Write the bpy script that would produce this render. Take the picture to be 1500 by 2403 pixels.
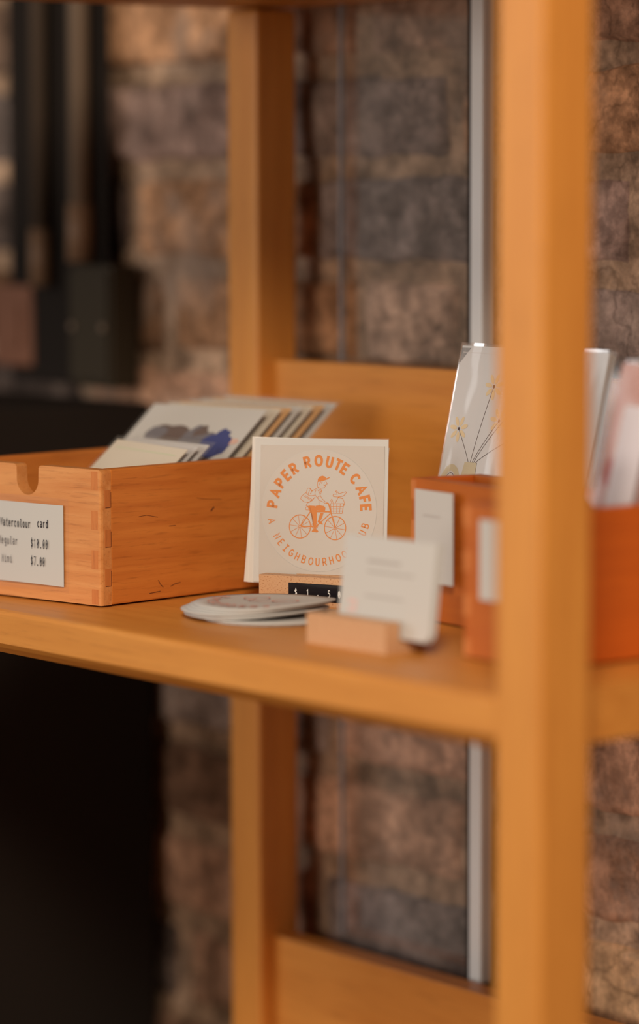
import bpy, bmesh, math, random
from mathutils import Vector, Matrix, noise
PI = math.pi
sc = bpy.context.scene
for o in list(bpy.data.objects):
    bpy.data.objects.remove(o, do_unlink=True)
C = sc.collection
Z0 = 1.0                     # height of the middle shelf's top above the floor

# ------------------------------------------------------------------ camera
YA, PITCH, ROLL = .664088, .0943610, .0022657
cd = bpy.data.cameras.new('camera')
cam = bpy.data.objects.new('camera', cd); C.objects.link(cam)
cd.sensor_fit = 'HORIZONTAL'; cd.sensor_width = 24.0
cd.lens = 7906.0 / 1500.0 * 24.0
cd.clip_start = .05
cd.dof.use_dof = True
cd.dof.focus_distance = 2.135
cd.dof.aperture_fstop = 2.35
sa, ca = math.sin(YA), math.cos(YA)
R = Matrix(((sa, -ca, 0), (ca, sa, 0), (0, 0, 1)))          # columns: right, forward, up  (yaw)
cp, sp = math.cos(PITCH), math.sin(PITCH)
fwd = R @ Vector((0, cp, -sp)); up = R @ Vector((0, sp, cp)); rt = R @ Vector((1, 0, 0))
cr, sr = math.cos(ROLL), math.sin(ROLL)
rt2 = rt * cr - up * sr; up2 = rt * sr + up * cr
M = Matrix((rt2, up2, -fwd)).transposed().to_4x4()
M.translation = Vector((0, 0, Z0 + .26))
cam.matrix_world = M
sc.camera = cam

# ------------------------------------------------------------------ world, lights, exposure
w = bpy.data.worlds.new('world'); sc.world = w; w.use_nodes = True
w.node_tree.nodes['Background'].inputs[0].default_value = (1.0, .80, .62, 1)
w.node_tree.nodes['Background'].inputs[1].default_value = .10

def area(name, loc, target, size, energy, col, sy=None, spread=None):
    l = bpy.data.lights.new(name, 'AREA'); l.energy = energy; l.color = col
    l.shape = 'RECTANGLE'; l.size = size; l.size_y = sy or size
    if spread: l.spread = spread
    o = bpy.data.objects.new(name, l); C.objects.link(o)
    o.location = Vector(loc) + Vector((0, 0, Z0))
    d = (Vector(target) - Vector(loc)).normalized()
    o.rotation_euler = d.to_track_quat('-Z', 'Y').to_euler()
    return o

def spot(name, loc, target, energy, col, angle, blend, radius):
    l = bpy.data.lights.new(name, 'SPOT'); l.energy = energy; l.color = col
    l.spot_size = math.radians(angle); l.spot_blend = blend; l.shadow_soft_size = radius
    o = bpy.data.objects.new(name, l); C.objects.link(o)
    o.location = Vector(loc) + Vector((0, 0, Z0))
    d = (Vector(target) - Vector(loc)).normalized()
    o.rotation_euler = d.to_track_quat('-Z', 'Y').to_euler()
    return o

area('window_light', (-4.0, -2.3, .85), (-1.65, 1.3, .05), 1.7, 52, (1.0, .98, .97), 2.0)
area('warm_front_fill', (-1.0, -2.7, .38), (-1.65, 1.4, .1), 1.3, 42, (1.0, .87, .72), .9)  # added warm fill, low in front of the shelves and out of view
area('ceiling_light', (.3, -.35, 1.5), (-1.65, 1.3, 0), .6, 76, (1.0, .85, .67), .6)

sc.view_settings.view_transform = 'Standard'
sc.view_settings.look = 'None'
sc.view_settings.exposure = -0.18
sc.view_settings.gamma = 1.0
sc.view_settings.use_curve_mapping = False

# ------------------------------------------------------------------ materials
def srgb(r, g, b):
    f = lambda c: (c / 255) / 12.92 if c / 255 <= .04045 else ((c / 255 + .055) / 1.055) ** 2.4
    return (f(r), f(g), f(b), 1)

def mat(name, col, rough=.6, spec=.3, metal=0, alpha=1):
    m = bpy.data.materials.new(name); m.use_nodes = True
    b = m.node_tree.nodes['Principled BSDF']
    b.inputs['Base Color'].default_value = col
    b.inputs['Roughness'].default_value = rough
    b.inputs['Specular IOR Level'].default_value = spec
    b.inputs['Metallic'].default_value = metal
    b.inputs['Alpha'].default_value = alpha
    return m

def wood(name, light, dark, axis='X', rough=.45, spec=.35, scale=1.0, streak=.5, fine=0.35):
    """grain drawn out along one local axis"""
    m = mat(name, light, rough, spec); nt = m.node_tree; N = nt.nodes; L = nt.links
    b = N['Principled BSDF']
    tc = N.new('ShaderNodeTexCoord'); mp = N.new('ShaderNodeMapping')
    s = {'X': (4, 70, 70), 'Y': (70, 4, 70), 'Z': (70, 70, 4)}[axis]
    mp.inputs['Scale'].default_value = [v * scale for v in s]
    L.new(tc.outputs['Object'], mp.inputs['Vector'])
    n1 = N.new('ShaderNodeTexNoise'); n1.inputs['Scale'].default_value = 1.0
    n1.inputs['Detail'].default_value = 6; n1.inputs['Roughness'].default_value = .62; n1.inputs['Distortion'].default_value = .5
    L.new(mp.outputs['Vector'], n1.inputs['Vector'])
    n2 = N.new('ShaderNodeTexNoise'); n2.inputs['Scale'].default_value = 9.0
    n2.inputs['Detail'].default_value = 4; n2.inputs['Roughness'].default_value = .7
    mp2 = N.new('ShaderNodeMapping'); mp2.inputs['Scale'].default_value = [v * scale * .55 for v in s]
    L.new(tc.outputs['Object'], mp2.inputs['Vector']); L.new(mp2.outputs['Vector'], n2.inputs['Vector'])
    r1 = N.new('ShaderNodeValToRGB'); r1.color_ramp.elements[0].position = .35; r1.color_ramp.elements[1].position = .68
    r1.color_ramp.elements[0].color = light; r1.color_ramp.elements[1].color = dark
    L.new(n1.outputs['Fac'], r1.inputs['Fac'])
    mx0 = N.new('ShaderNodeMix'); mx0.data_type = 'RGBA'; mx0.inputs[0].default_value = streak
    mx0.inputs[6].default_value = light; L.new(r1.outputs['Color'], mx0.inputs[7])
    r2 = N.new('ShaderNodeValToRGB'); r2.color_ramp.elements[0].position = .54; r2.color_ramp.elements[1].position = .72
    r2.color_ramp.elements[0].color = (0, 0, 0, 1); r2.color_ramp.elements[1].color = (fine, fine, fine, 1)
    L.new(n2.outputs['Fac'], r2.inputs['Fac'])
    mx = N.new('ShaderNodeMix'); mx.data_type = 'RGBA'
    L.new(r2.outputs['Color'], mx.inputs[0]); L.new(mx0.outputs[2], mx.inputs[6])
    mx.inputs[7].default_value = tuple(c * .45 for c in dark[:3]) + (1,)
    L.new(mx.outputs[2], b.inputs['Base Color'])
    bp = N.new('ShaderNodeBump'); bp.inputs['Strength'].default_value = .12; bp.inputs['Distance'].default_value = .0006
    L.new(n2.outputs['Fac'], bp.inputs['Height']); L.new(bp.outputs['Normal'], b.inputs['Normal'])
    return m

W_L, W_D = (.66, .272, .050, 1), (.49, .165, .022, 1)
wood_x = wood('oiled_beech_along', W_L, W_D, 'X', .42, .4)
wood_z = wood('oiled_beech_upright', W_L, W_D, 'Z', .42, .4)
wood_y = wood('oiled_beech_across', W_L, W_D, 'Y', .42, .4)
BX_L, BX_D = (.66, .288, .092, 1), (.50, .155, .03, 1)
box_x = wood('stained_box_front', BX_L, BX_D, 'X', .5, .3, 1.6, .75, .45)
box_y = wood('stained_box_side_shaded', (.62, .205, .036, 1), (.44, .11, .015, 1), 'Y', .5, .3, 1.6, .7, .45)  # sides coloured darker and redder than the front, painting in their shade
red_x = wood('shade_reddened_box_front', (.46, .12, .014, 1), (.36, .075, .008, 1), 'X', .5, .3, 1.6)  # redder wood colour paints in shade and bounced light on the right-hand boxes
red_y = wood('shade_reddened_box_side', (.56, .115, .011, 1), (.44, .08, .008, 1), 'Y', .5, .3, 1.6)
joint_m = wood('joint_end_grain', (.58, .20, .05, 1), (.42, .105, .02, 1), 'Z', .55, .3, 2.5)
crack_m = mat('dark_crack', (.12, .03, .01, 1), .8)

def block_wood():
    m = mat('pale_beech_flecked', (.80, .48, .26, 1), .5, .3); nt = m.node_tree; N = nt.nodes; L = nt.links
    b = N['Principled BSDF']; tc = N.new('ShaderNodeTexCoord'); mp = N.new('ShaderNodeMapping')
    mp.inputs['Scale'].default_value = (700, 700, 1500); L.new(tc.outputs['Object'], mp.inputs['Vector'])
    n = N.new('ShaderNodeTexNoise'); n.inputs['Scale'].default_value = 1; n.inputs['Detail'].default_value = 3
    L.new(mp.outputs['Vector'], n.inputs['Vector'])
    r = N.new('ShaderNodeValToRGB'); r.color_ramp.elements[0].position = .55; r.color_ramp.elements[1].position = .66
    r.color_ramp.elements[0].color = (.58, .335, .18, 1); r.color_ramp.elements[1].color = (.38, .16, .06, 1)
    L.new(n.outputs['Fac'], r.inputs['Fac']); L.new(r.outputs['Color'], b.inputs['Base Color'])
    return m
block_m = block_wood()

def paper_mat(name, col, rough=.7, spec=.25):
    m = mat(name, col, rough, spec); nt = m.node_tree; N = nt.nodes; L = nt.links
    b = N['Principled BSDF']; n = N.new('ShaderNodeTexNoise'); n.inputs['Scale'].default_value = 900; n.inputs['Detail'].default_value = 2
    tc = N.new('ShaderNodeTexCoord'); L.new(tc.outputs['Object'], n.inputs['Vector'])
    bp = N.new('ShaderNodeBump'); bp.inputs['Strength'].default_value = .05; bp.inputs['Distance'].default_value = .0002
    L.new(n.outputs['Fac'], bp.inputs['Height']); L.new(bp.outputs['Normal'], b.inputs['Normal'])
    return m
white_p = paper_mat('white_paper', (.53, .515, .495, 1))
cool_p = paper_mat('cool_white_card', (.56, .545, .545, 1), .5)
cream_p = paper_mat('cream_card', (.60, .54, .45, 1))
beige_p = paper_mat('sticker_backing', (.50, .455, .415, 1))
disc_p = paper_mat('sticker_face', (.51, .465, .425, 1), .5, .25)
pink_p = paper_mat('dusty_pink_card', (.50, .29, .26, 1))
lav_p = paper_mat('lavender_white_card', (.60, .55, .59, 1))
kraft_p = paper_mat('kraft_edge', (.62, .36, .16, 1))

def plastic_mat(name, tint=(1, 1, 1, 1), gloss=.10, milk=0.0, rough=.12, bump=.0, rim=.3):
    m = bpy.data.materials.new(name); m.use_nodes = True; nt = m.node_tree; N = nt.nodes; L = nt.links
    N.clear(); out = N.new('ShaderNodeOutputMaterial')
    tr = N.new('ShaderNodeBsdfTransparent'); tr.inputs[0].default_value = tint
    gl = N.new('ShaderNodeBsdfGlossy'); gl.inputs['Roughness'].default_value = rough; gl.inputs['Color'].default_value = (1, 1, 1, 1)
    fr = N.new('ShaderNodeLayerWeight'); fr.inputs['Blend'].default_value = .25
    ad = N.new('ShaderNodeMath'); ad.operation = 'MULTIPLY_ADD'; ad.inputs[1].default_value = rim; ad.inputs[2].default_value = gloss
    L.new(fr.outputs['Fresnel'], ad.inputs[0])
    mx = N.new('ShaderNodeMixShader'); L.new(ad.outputs[0], mx.inputs[0]); L.new(tr.outputs[0], mx.inputs[1]); L.new(gl.outputs[0], mx.inputs[2])
    last = mx
    if milk:
        df = N.new('ShaderNodeBsdfDiffuse'); df.inputs[0].default_value = (.86, .82, .77, 1)
        m2 = N.new('ShaderNodeMixShader'); m2.inputs[0].default_value = milk
        L.new(mx.outputs[0], m2.inputs[1]); L.new(df.outputs[0], m2.inputs[2]); last = m2
    if bump:
        n = N.new('ShaderNodeTexNoise'); n.inputs['Scale'].default_value = 28; n.inputs['Detail'].default_value = 1.5
        tc = N.new('ShaderNodeTexCoord'); mp = N.new('ShaderNodeMapping'); mp.inputs['Scale'].default_value = (1, 1, .35); mp.inputs['Rotation'].default_value = (0, .5, 0)
        L.new(tc.outputs['Object'], mp.inputs['Vector']); L.new(mp.outputs['Vector'], n.inputs['Vector'])
        bp = N.new('ShaderNodeBump'); bp.inputs['Strength'].default_value = bump; bp.inputs['Distance'].default_value = .01
        L.new(n.outputs['Fac'], bp.inputs['Height']); L.new(bp.outputs['Normal'], gl.inputs['Normal'])
    L.new(last.outputs[0], out.inputs[0])
    return m
clear_m = plastic_mat('clear_sleeve', (1, 1, 1, 1), .0, .03, .2, 0, .10)
pouch_m = plastic_mat('label_pouch_film', (.985, .98, .975, 1), .0, 0, .3, 0, .03)
crinkle_m = plastic_mat('crinkled_clear_sleeve', (1, 1, 1, 1), .02, .02, .14, .7)
frost_m = plastic_mat('milky_sleeve', (1, .99, .98, 1), .0, .5, .3, 0, .12)
glass_m = plastic_mat('pane_glass', (.97, .98, .99, 1), .004, 0, .04)

ink_black = mat('black_ink', (.012, .010, .016, 1), .6, .2)
ink_grey = mat('grey_ink', (.07, .06, .07, 1), .6, .2)
ink_orange = mat('orange_ink', (.58, .18, .018, 1), .55, .3)
ink_red = mat('faded_red_ink', (.62, .22, .16, 1), .6)
ink_white = mat('white_paint', (.75, .74, .72, 1), .5)
ink_line = mat('fine_brown_line', (.07, .04, .04, 1), .6)
petal_m = mat('pale_yellow_ink', (.64, .50, .31, 1), .6)
khaki_m = mat('khaki_ink', (.50, .43, .30, 1), .6)
green_m = mat('pale_green_ink', (.45, .62, .35, 1), .6)
black_gloss = mat('black_gloss_window', (.008, .008, .012, 1), .12, .8)
strip_m = mat('pale_aluminium', (.82, .86, .88, 1), .4, .5)
strip_edge = mat('beige_edge', (.50, .38, .28, 1), .6)
dark_gap = mat('dark_backing', (.02, .015, .012, 1), .8)
conduit_m = mat('grey_brown_conduit', (.17, .12, .085, 1), .6, .2)
conduit_d = mat('dark_conduit', (.07, .048, .034, 1), .6, .2)
elbox_m = mat('grey_green_enamel', (.036, .027, .017, 1), .6, .12)
outlet_m = mat('dull_pink_plate', (.20, .085, .05, 1), .6, .2)
cab_m = mat('black_cabinet_and_shade', (.018, .014, .012, 1), .8, .05)
floor_m = wood('dark_floor_boards', (.16, .10, .06, 1), (.10, .06, .035, 1), 'X', .6, .2, .4)

# ------------------------------------------------------------------ mesh helpers
def bm_obj(name, bm, mats, parent=None, smooth=False):
    me = bpy.data.meshes.new(name); bmesh.ops.recalc_face_normals(bm, faces=bm.faces[:]) if smooth != 'raw' else None
    bm.to_mesh(me); bm.free()
    for m in (mats if isinstance(mats, (list, tuple)) else [mats]): me.materials.append(m)
    if smooth is True:
        for p in me.polygons: p.use_smooth = True
    o = bpy.data.objects.new(name, me); C.objects.link(o)
    if parent: o.parent = parent
    return o

def box(bm, x0, x1, y0, y1, z0, z1, bev=0, mi=0, seg=2):
    r = bmesh.ops.create_cube(bm, size=1)
    vs = r['verts']
    for v in vs:
        v.co = Vector((x0 + (v.co.x + .5) * (x1 - x0), y0 + (v.co.y + .5) * (y1 - y0), z0 + (v.co.z + .5) * (z1 - z0)))
    fs = set(f for v in vs for f in v.link_faces)
    if bev:
        es = list(set(e for v in vs for e in v.link_edges))
        rr = bmesh.ops.bevel(bm, geom=es, offset=bev, segments=seg, affect='EDGES', profile=.6)
        fs = set(rr['faces']) | set(f for f in fs if f.is_valid)
    for f in fs:
        if f.is_valid: f.material_index = mi
    return fs

def prism(bm, pts, y0, y1, mi=0, axis='y'):
    """outline pts (a,b) extruded; axis y: (x,z) outline, axis x: (y,z), axis z: (x,y)"""
    def P(a, b, t):
        return {'y': (a, t, b), 'x': (t, a, b), 'z': (a, b, t)}[axis]
    A = [bm.verts.new(P(a, b, y0)) for a, b in pts]; B = [bm.verts.new(P(a, b, y1)) for a, b in pts]
    fs = [bm.faces.new(A), bm.faces.new(B[::-1])]
    n = len(pts)
    for i in range(n): fs.append(bm.faces.new((A[i], B[i], B[(i + 1) % n], A[(i + 1) % n])))
    for f in fs: f.material_index = mi
    return fs

def tag(o, label=None, cat=None, group=None, kind=None):
    if label: o['label'] = label
    if cat: o['category'] = cat
    if group: o['group'] = group
    if kind: o['kind'] = kind
    return o

def thing(name, label, cat, loc=(0, 0, 0), rot=(0, 0, 0), group=None):
    o = bpy.data.objects.new(name, None); C.objects.link(o); o.empty_display_size = .03
    o.location = Vector(loc) + Vector((0, 0, Z0)); o.rotation_euler = rot
    return tag(o, label, cat, group)

def tilt_local(root_rz, tilt, roll=0):
    """rotation: yaw rz, then lean back by tilt (top goes to local +y), roll in the card's own plane"""
    m = Matrix.Rotation(root_rz, 3, 'Z') @ Matrix.Rotation(-tilt, 3, 'X') @ Matrix.Rotation(roll, 3, 'Y')
    return m.to_euler()

# ---- strokes (flat ink ribbons) in the x-z plane, front towards -y
_lift = [0]
def ribbon(bm, pts, w, y, mi=0, closed=False):
    """one mitred strip along the points"""
    _lift[0] = (_lift[0] + 1) % 9; y = y - _lift[0] * 8e-6
    h = w / 2; P = [p for i, p in enumerate(pts) if i == 0 or math.hypot(p[0] - pts[i - 1][0], p[1] - pts[i - 1][1]) > 1e-7]
    if math.hypot(P[0][0] - P[-1][0], P[0][1] - P[-1][1]) < 1e-7 and len(P) > 3: P = P[:-1]; closed = True
    n = len(P); A, B = [], []
    for i in range(n):
        a = P[(i - 1) % n] if (closed or i > 0) else None; c = P[(i + 1) % n] if (closed or i < n - 1) else None; p = P[i]
        d1 = Vector((p[0] - a[0], p[1] - a[1])).normalized() if a else None
        d2 = Vector((c[0] - p[0], c[1] - p[1])).normalized() if c else None
        if d1 is None: d1 = d2; p = (p[0] - d2.x * h * .5, p[1] - d2.y * h * .5)
        elif d2 is None: d2 = d1; p = (p[0] + d1.x * h * .5, p[1] + d1.y * h * .5)
        t = (d1 + d2); t = t.normalized() if t.length > 1e-4 else d1
        nv = Vector((-t.y, t.x)); k = max(.55, abs(nv.dot(Vector((-d1.y, d1.x)))))
        A.append(bm.verts.new((p[0] + nv.x * h / k, y, p[1] + nv.y * h / k))); B.append(bm.verts.new((p[0] - nv.x * h / k, y, p[1] - nv.y * h / k)))
    for i in range(n if closed else n - 1):
        j = (i + 1) % n
        f = bm.faces.new((A[i], A[j], B[j], B[i])); f.material_index = mi

def polyfill(bm, pts, y, mi=0):
    _lift[0] = (_lift[0] + 1) % 9; y = y - _lift[0] * 8e-6
    vs = [bm.verts.new((a, y, b)) for a, b in pts]
    f = bm.faces.new(vs); f.material_index = mi
    bmesh.ops.triangulate(bm, faces=[f])

def arc(cx, cy, rx, ry, a0, a1, n=10):
    return [(cx + rx * math.cos(math.radians(a0 + (a1 - a0) * i / n)), cy + ry * math.sin(math.radians(a0 + (a1 - a0) * i / n))) for i in range(n + 1)]

G = {  # glyph strokes: height 1, width ~.62
 'A': [[(0, 0), (.33, 1), (.66, 0)], [(.12, .33), (.54, .33)]],
 'B': [[(.04, 0), (.04, 1), (.3, 1)] + arc(.3, .76, .24, .24, 90, -90, 8) + [(.04, .52)], [(.3, .52)] + arc(.32, .26, .28, .26, 90, -90, 8) + [(.04, 0)]],
 'C': [arc(.36, .5, .34, .48, 48, 312, 16)],
 'D': [[(.04, 0), (.04, 1), (.24, 1)] + arc(.26, .5, .34, .5, 90, -90, 12) + [(.04, 0)]],
 'E': [[(.54, 1), (.05, 1), (.05, 0), (.54, 0)], [(.05, .5), (.48, .5)]],
 'F': [[(.54, 1), (.05, 1), (.05, 0)], [(.05, .48), (.48, .48)]],
 'G': [arc(.36, .5, .33, .48, 50, 330, 16) + [(.66, .46), (.4, .46)]],
 'H': [[(.05, 0), (.05, 1)], [(.57, 0), (.57, 1)], [(.05, .5), (.57, .5)]],
 'I': [[(.1, 1), (.54, 1)], [(.1, 0), (.54, 0)], [(.32, 0), (.32, 1)]],
 'K': [[(.05, 0), (.05, 1)], [(.55, 1), (.08, .45)], [(.2, .6), (.58, 0)]],
 'M': [[(.04, 0), (.04, 1), (.31, .45), (.58, 1), (.58, 0)]],
 'N': [[(.05, 0), (.05, 1), (.57, 0), (.57, 1)]],
 'O': [arc(.36, .5, .34, .48, 0, 360, 22)],
 'P': [[(.05, 0), (.05, 1), (.3, 1)] + arc(.3, .73, .26, .27, 90, -90, 8) + [(.05, .46)]],
 'R': [[(.05, 0), (.05, 1), (.3, 1)] + arc(.3, .73, .26, .27, 90, -90, 8) + [(.05, .46)], [(.3, .46), (.58, 0)]],
 'T': [[(0, 1), (.62, 1)], [(.31, 0), (.31, 1)]],
 'U': [[(.05, 1), (.05, .32)] + arc(.31, .3, .26, .3, 180, 360, 10) + [(.57, 1)]],
 'W': [[(0, 1), (.13, 0), (.31, .7), (.49, 0), (.62, 1)]],
 'a': [arc(.3, .55, .24, .17, 160, 0, 7) + [(.54, 0)], [(.54, .42), (.28, .42)] + arc(.28, .21, .22, .21, 90, 270, 8) + [(.54, .12)]],
 'c': [arc(.33, .35, .25, .35, 45, 315, 12)],
 'd': [[(.55, 1), (.55, 0)], arc(.31, .35, .24, .35, 0, 360, 14)],
 'e': [[(.07, .36), (.56, .36)] + arc(.32, .35, .25, .35, 0, 305, 12)],
 'g': [arc(.31, .37, .24, .33, 0, 360, 14), [(.55, .7), (.55, -.1)] + arc(.31, -.1, .24, .2, 0, -150, 8)],
 'i': [[(.14, .7), (.33, .7), (.33, 0)], [(.1, 0), (.56, 0)], [(.31, .93), (.35, .93)]],
 'l': [[(.12, 1), (.32, 1), (.32, .12), (.4, 0), (.56, 0)]],
 'n': [[(.08, 0), (.08, .7)], arc(.31, .42, .23, .28, 180, 0, 8) + [(.54, 0)]],
 'o': [arc(.32, .35, .25, .35, 0, 360, 16)],
 'r': [[(.14, 0), (.14, .7)], arc(.4, .4, .26, .3, 170, 60, 6)],
 't': [[(.28, .95), (.28, .15), (.38, 0), (.56, 0)], [(.06, .7), (.56, .7)]],
 'u': [[(.08, .7), (.08, .28)] + arc(.31, .28, .23, .28, 180, 360, 8) + [(.54, .7)], [(.54, .3), (.54, 0)]],
 '0': [arc(.32, .5, .24, .5, 0, 360, 18), [(.16, .25), (.48, .75)]],
 '1': [[(.1, .78), (.34, 1), (.34, 0)]],
 '5': [[(.52, 1), (.12, 1), (.1, .56)] + arc(.29, .32, .25, .32, 115, -140, 10)],
 '7': [[(.06, 1), (.56, 1), (.26, 0)]],
 '.': [[(.28, 0), (.36, 0), (.36, .08), (.28, .08), (.28, 0)]],
 '$': [arc(.32, .7, .22, .2, 20, 250, 9) + [(.4, .49)] + arc(.32, .3, .24, .2, 50, -160, 9)[1:], [(.32, -.12), (.32, 1.12)]],
}

def text_line(bm, s, x, z, h, pitch, wd, y, wscale=1.0, mi=0):
    for i, ch in enumerate(s):
        if ch == ' ': continue
        for st in G[ch]:
            ribbon(bm, [(x + i * pitch + p[0] * h * wscale, z + p[1] * h) for p in st], wd, y, mi)

def text_arc(bm, ch, cx, cz, r, ang, h, wd, y, inward=False, wscale=1.0, mi=0):
    """one glyph on a circle; r = radius of the baseline; inward: text read along the bottom"""
    a = math.radians(ang)
    for st in G[ch]:
        pts = []
        for p in st:
            u = (p[0] - .32) * h * wscale; v = p[1] * h
            if not inward: ex, ez = math.sin(a), -math.cos(a); nx, nz = math.cos(a), math.sin(a)
            else: ex, ez = -math.sin(a), math.cos(a); nx, nz = -math.cos(a), -math.sin(a)
            pts.append((cx + nx * v + ex * u + (math.cos(a) * r), cz + nz * v + ez * u + math.sin(a) * r))
        ribbon(bm, pts, wd, y, mi)

# ================================================================== SETTING
# ---- brick wall: real bricks with uneven faces, joined in one wall mesh
WY = 1.506
def brick_mat():
    m = mat('old_brick', (.2, .13, .1, 1), .9, .1); nt = m.node_tree; N = nt.nodes; L = nt.links; b = N['Principled BSDF']
    at = N.new('ShaderNodeAttribute'); at.attribute_name = 'tone'
    tc = N.new('ShaderNodeTexCoord')
    def nz(s, d, r=.6):
        n = N.new('ShaderNodeTexNoise'); n.inputs['Scale'].default_value = s; n.inputs['Detail'].default_value = d; n.inputs['Roughness'].default_value = r
        L.new(tc.outputs['Object'], n.inputs['Vector']); return n
    a = nz(26, 5, .7); r = N.new('ShaderNodeValToRGB'); r.color_ramp.elements[0].position = .38; r.color_ramp.elements[1].position = .66
    r.color_ramp.elements[0].color = (.55, .50, .46, 1); r.color_ramp.elements[1].color = (1.3, 1.22, 1.15, 1)
    L.new(a.outputs['Fac'], r.inputs['Fac'])
    mx = N.new('ShaderNodeMix'); mx.data_type = 'RGBA'; mx.blend_type = 'MULTIPLY'; mx.inputs[0].default_value = 1
    L.new(at.outputs['Color'], mx.inputs[6]); L.new(r.outputs['Color'], mx.inputs[7])
    c = nz(60, 7, .7); r2 = N.new('ShaderNodeValToRGB'); r2.color_ramp.elements[0].position = .40; r2.color_ramp.elements[1].position = .60
    r2.color_ramp.elements[0].color = (.36, .34, .32, 1); r2.color_ramp.elements[1].color = (1.25, 1.2, 1.15, 1)
    L.new(c.outputs['Fac'], r2.inputs['Fac'])
    mx2 = N.new('ShaderNodeMix'); mx2.data_type = 'RGBA'; mx2.blend_type = 'MULTIPLY'; mx2.inputs[0].default_value = .6
    L.new(mx.outputs[2], mx2.inputs[6]); L.new(r2.outputs['Color'], mx2.inputs[7])
    # pale lime smears
    d = nz(9, 6, .7); r3 = N.new('ShaderNodeValToRGB'); r3.color_ramp.elements[0].position = .54; r3.color_ramp.elements[1].position = .64
    r3.color_ramp.elements[0].color = (0, 0, 0, 1); r3.color_ramp.elements[1].color = (.42, .42, .42, 1)
    L.new(d.outputs['Fac'], r3.inputs['Fac'])
    mx3 = N.new('ShaderNodeMix'); mx3.data_type = 'RGBA'; L.new(r3.outputs['Color'], mx3.inputs[0]); L.new(mx2.outputs[2], mx3.inputs[6])
    mx3.inputs[7].default_value = (.46, .34, .27, 1)
    # old cracks
    vd = N.new('ShaderNodeTexVoronoi'); vd.feature = 'DISTANCE_TO_EDGE'; vd.inputs['Scale'].default_value = 11
    dn = nz(16, 4, .6); vm = N.new('ShaderNodeVectorMath'); vm.operation = 'MULTIPLY_ADD'; vm.inputs[1].default_value = (.12, .12, .12)
    L.new(dn.outputs['Color'], vm.inputs[0]); L.new(tc.outputs['Object'], vm.inputs[2]); L.new(vm.outputs[0], vd.inputs['Vector'])
    r4 = N.new('ShaderNodeValToRGB'); r4.color_ramp.elements[0].position = .006; r4.color_ramp.elements[1].position = .035
    r4.color_ramp.elements[0].color = (.22, .20, .18, 1); r4.color_ramp.elements[1].color = (1, 1, 1, 1)
    L.new(vd.outputs['Distance'], r4.inputs['Fac'])
    mx4 = N.new('ShaderNodeMix'); mx4.data_type = 'RGBA'; mx4.blend_type = 'MULTIPLY'; mx4.inputs[0].default_value = .38
    L.new(mx3.outputs[2], mx4.inputs[6]); L.new(r4.outputs['Color'], mx4.inputs[7])
    L.new(mx4.outputs[2], b.inputs['Base Color'])
    bp = N.new('ShaderNodeBump'); bp.inputs['Strength'].default_value = .8; bp.inputs['Distance'].default_value = .004
    L.new(c.outputs['Fac'], bp.inputs['Height']); L.new(bp.outputs['Normal'], b.inputs['Normal'])
    return m
brick_m = brick_mat()

def build_wall():
    random.seed(11)
    bm = bmesh.new(); lay = bm.loops.layers.float_color.new('tone')
    pal = [(.42, .265, .19), (.34, .245, .215), (.28, .235, .225), (.46, .27, .16), (.38, .235, .165), (.46, .32, .245), (.24, .19, .175)]
    ROW, BL, J = .0725, .232, .011
    def grid(x0, x1, z0, z1, nx, nz_, tone, depth, seed, rnd=.006):
        V = []
        for j in range(nz_ + 1):
            row = []
            for i in range(nx + 1):
                u, v = i / nx, j / nz_
                x = x0 + (x1 - x0) * u; z = z0 + (z1 - z0) * v
                edge = min(u * (x1 - x0), (1 - u) * (x1 - x0), v * (z1 - z0), (1 - v) * (z1 - z0))
                p = Vector((x * 22, seed * 3.1, z * 22)); q = Vector((x * 90, seed, z * 90))
                dy = noise.noise(p) * .0035 + noise.noise(q) * .0016
                drop = max(0, 1 - edge / rnd) ** 2 * .012 if rnd else 0
                wx = noise.noise(Vector((z * 40, seed, x * 40))) * .0035; wz = noise.noise(Vector((x * 30, z * 30, seed))) * .0035
                row.append(bm.verts.new((x + wx, WY + depth + dy + drop, z + wz)))
            V.append(row)
        for j in range(nz_):
            for i in range(nx):
                f = bm.faces.new((V[j][i], V[j][i + 1], V[j + 1][i + 1], V[j + 1][i])); f.smooth = True
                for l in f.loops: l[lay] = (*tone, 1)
    z = .205 - .0725 * 17; k = 0
    while z < 1.75:
        off = (k % 2) * BL / 2 + random.uniform(-.03, .03); x = -4.2 + off
        while x < 1.4:
            L_ = BL * random.choice((1, 1, 1, .5)) * random.uniform(.94, 1.05)
            t = random.choice(pal); g = random.uniform(.72, 1.2) * (.36 if x + L_ * .6 < -2.09 else 1); t = tuple(min(.75, c * g * 1.55) for c in t)  # left-end bricks coloured darker to paint in the dimness there
            near = -2.6 < x < -1.2 and -.62 < z < .55
            nx, nn = (int(L_ / .006), 12) if near else (14, 6)
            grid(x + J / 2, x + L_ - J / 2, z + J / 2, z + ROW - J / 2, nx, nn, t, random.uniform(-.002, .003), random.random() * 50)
            x += L_
        z += ROW; k += 1
    # mortar skin behind, nearly flush
    for (x0, x1, z0, z1, n, m_) in ((-4.2, -2.6, -1, 1.75, 20, 20), (-2.6, -1.2, -.62, .6, 150, 130), (-2.6, -1.2, -1, -.62, 20, 8), (-2.6, -1.2, .6, 1.75, 20, 16), (-1.2, 1.4, -1, 1.75, 30, 30)):
        grid(x0, x1, z0, z1, n, m_, (.50, .36, .26), .0055, 7.7, 0)
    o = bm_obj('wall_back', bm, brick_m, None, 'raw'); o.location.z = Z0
    tag(o, kind='structure')
build_wall()

bm = bmesh.new(); box(bm, -4.2, 1.6, -1.6, 1.54, -.05, 0)
tag(bm_obj('floor', bm, floor_m), kind='structure')

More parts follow.
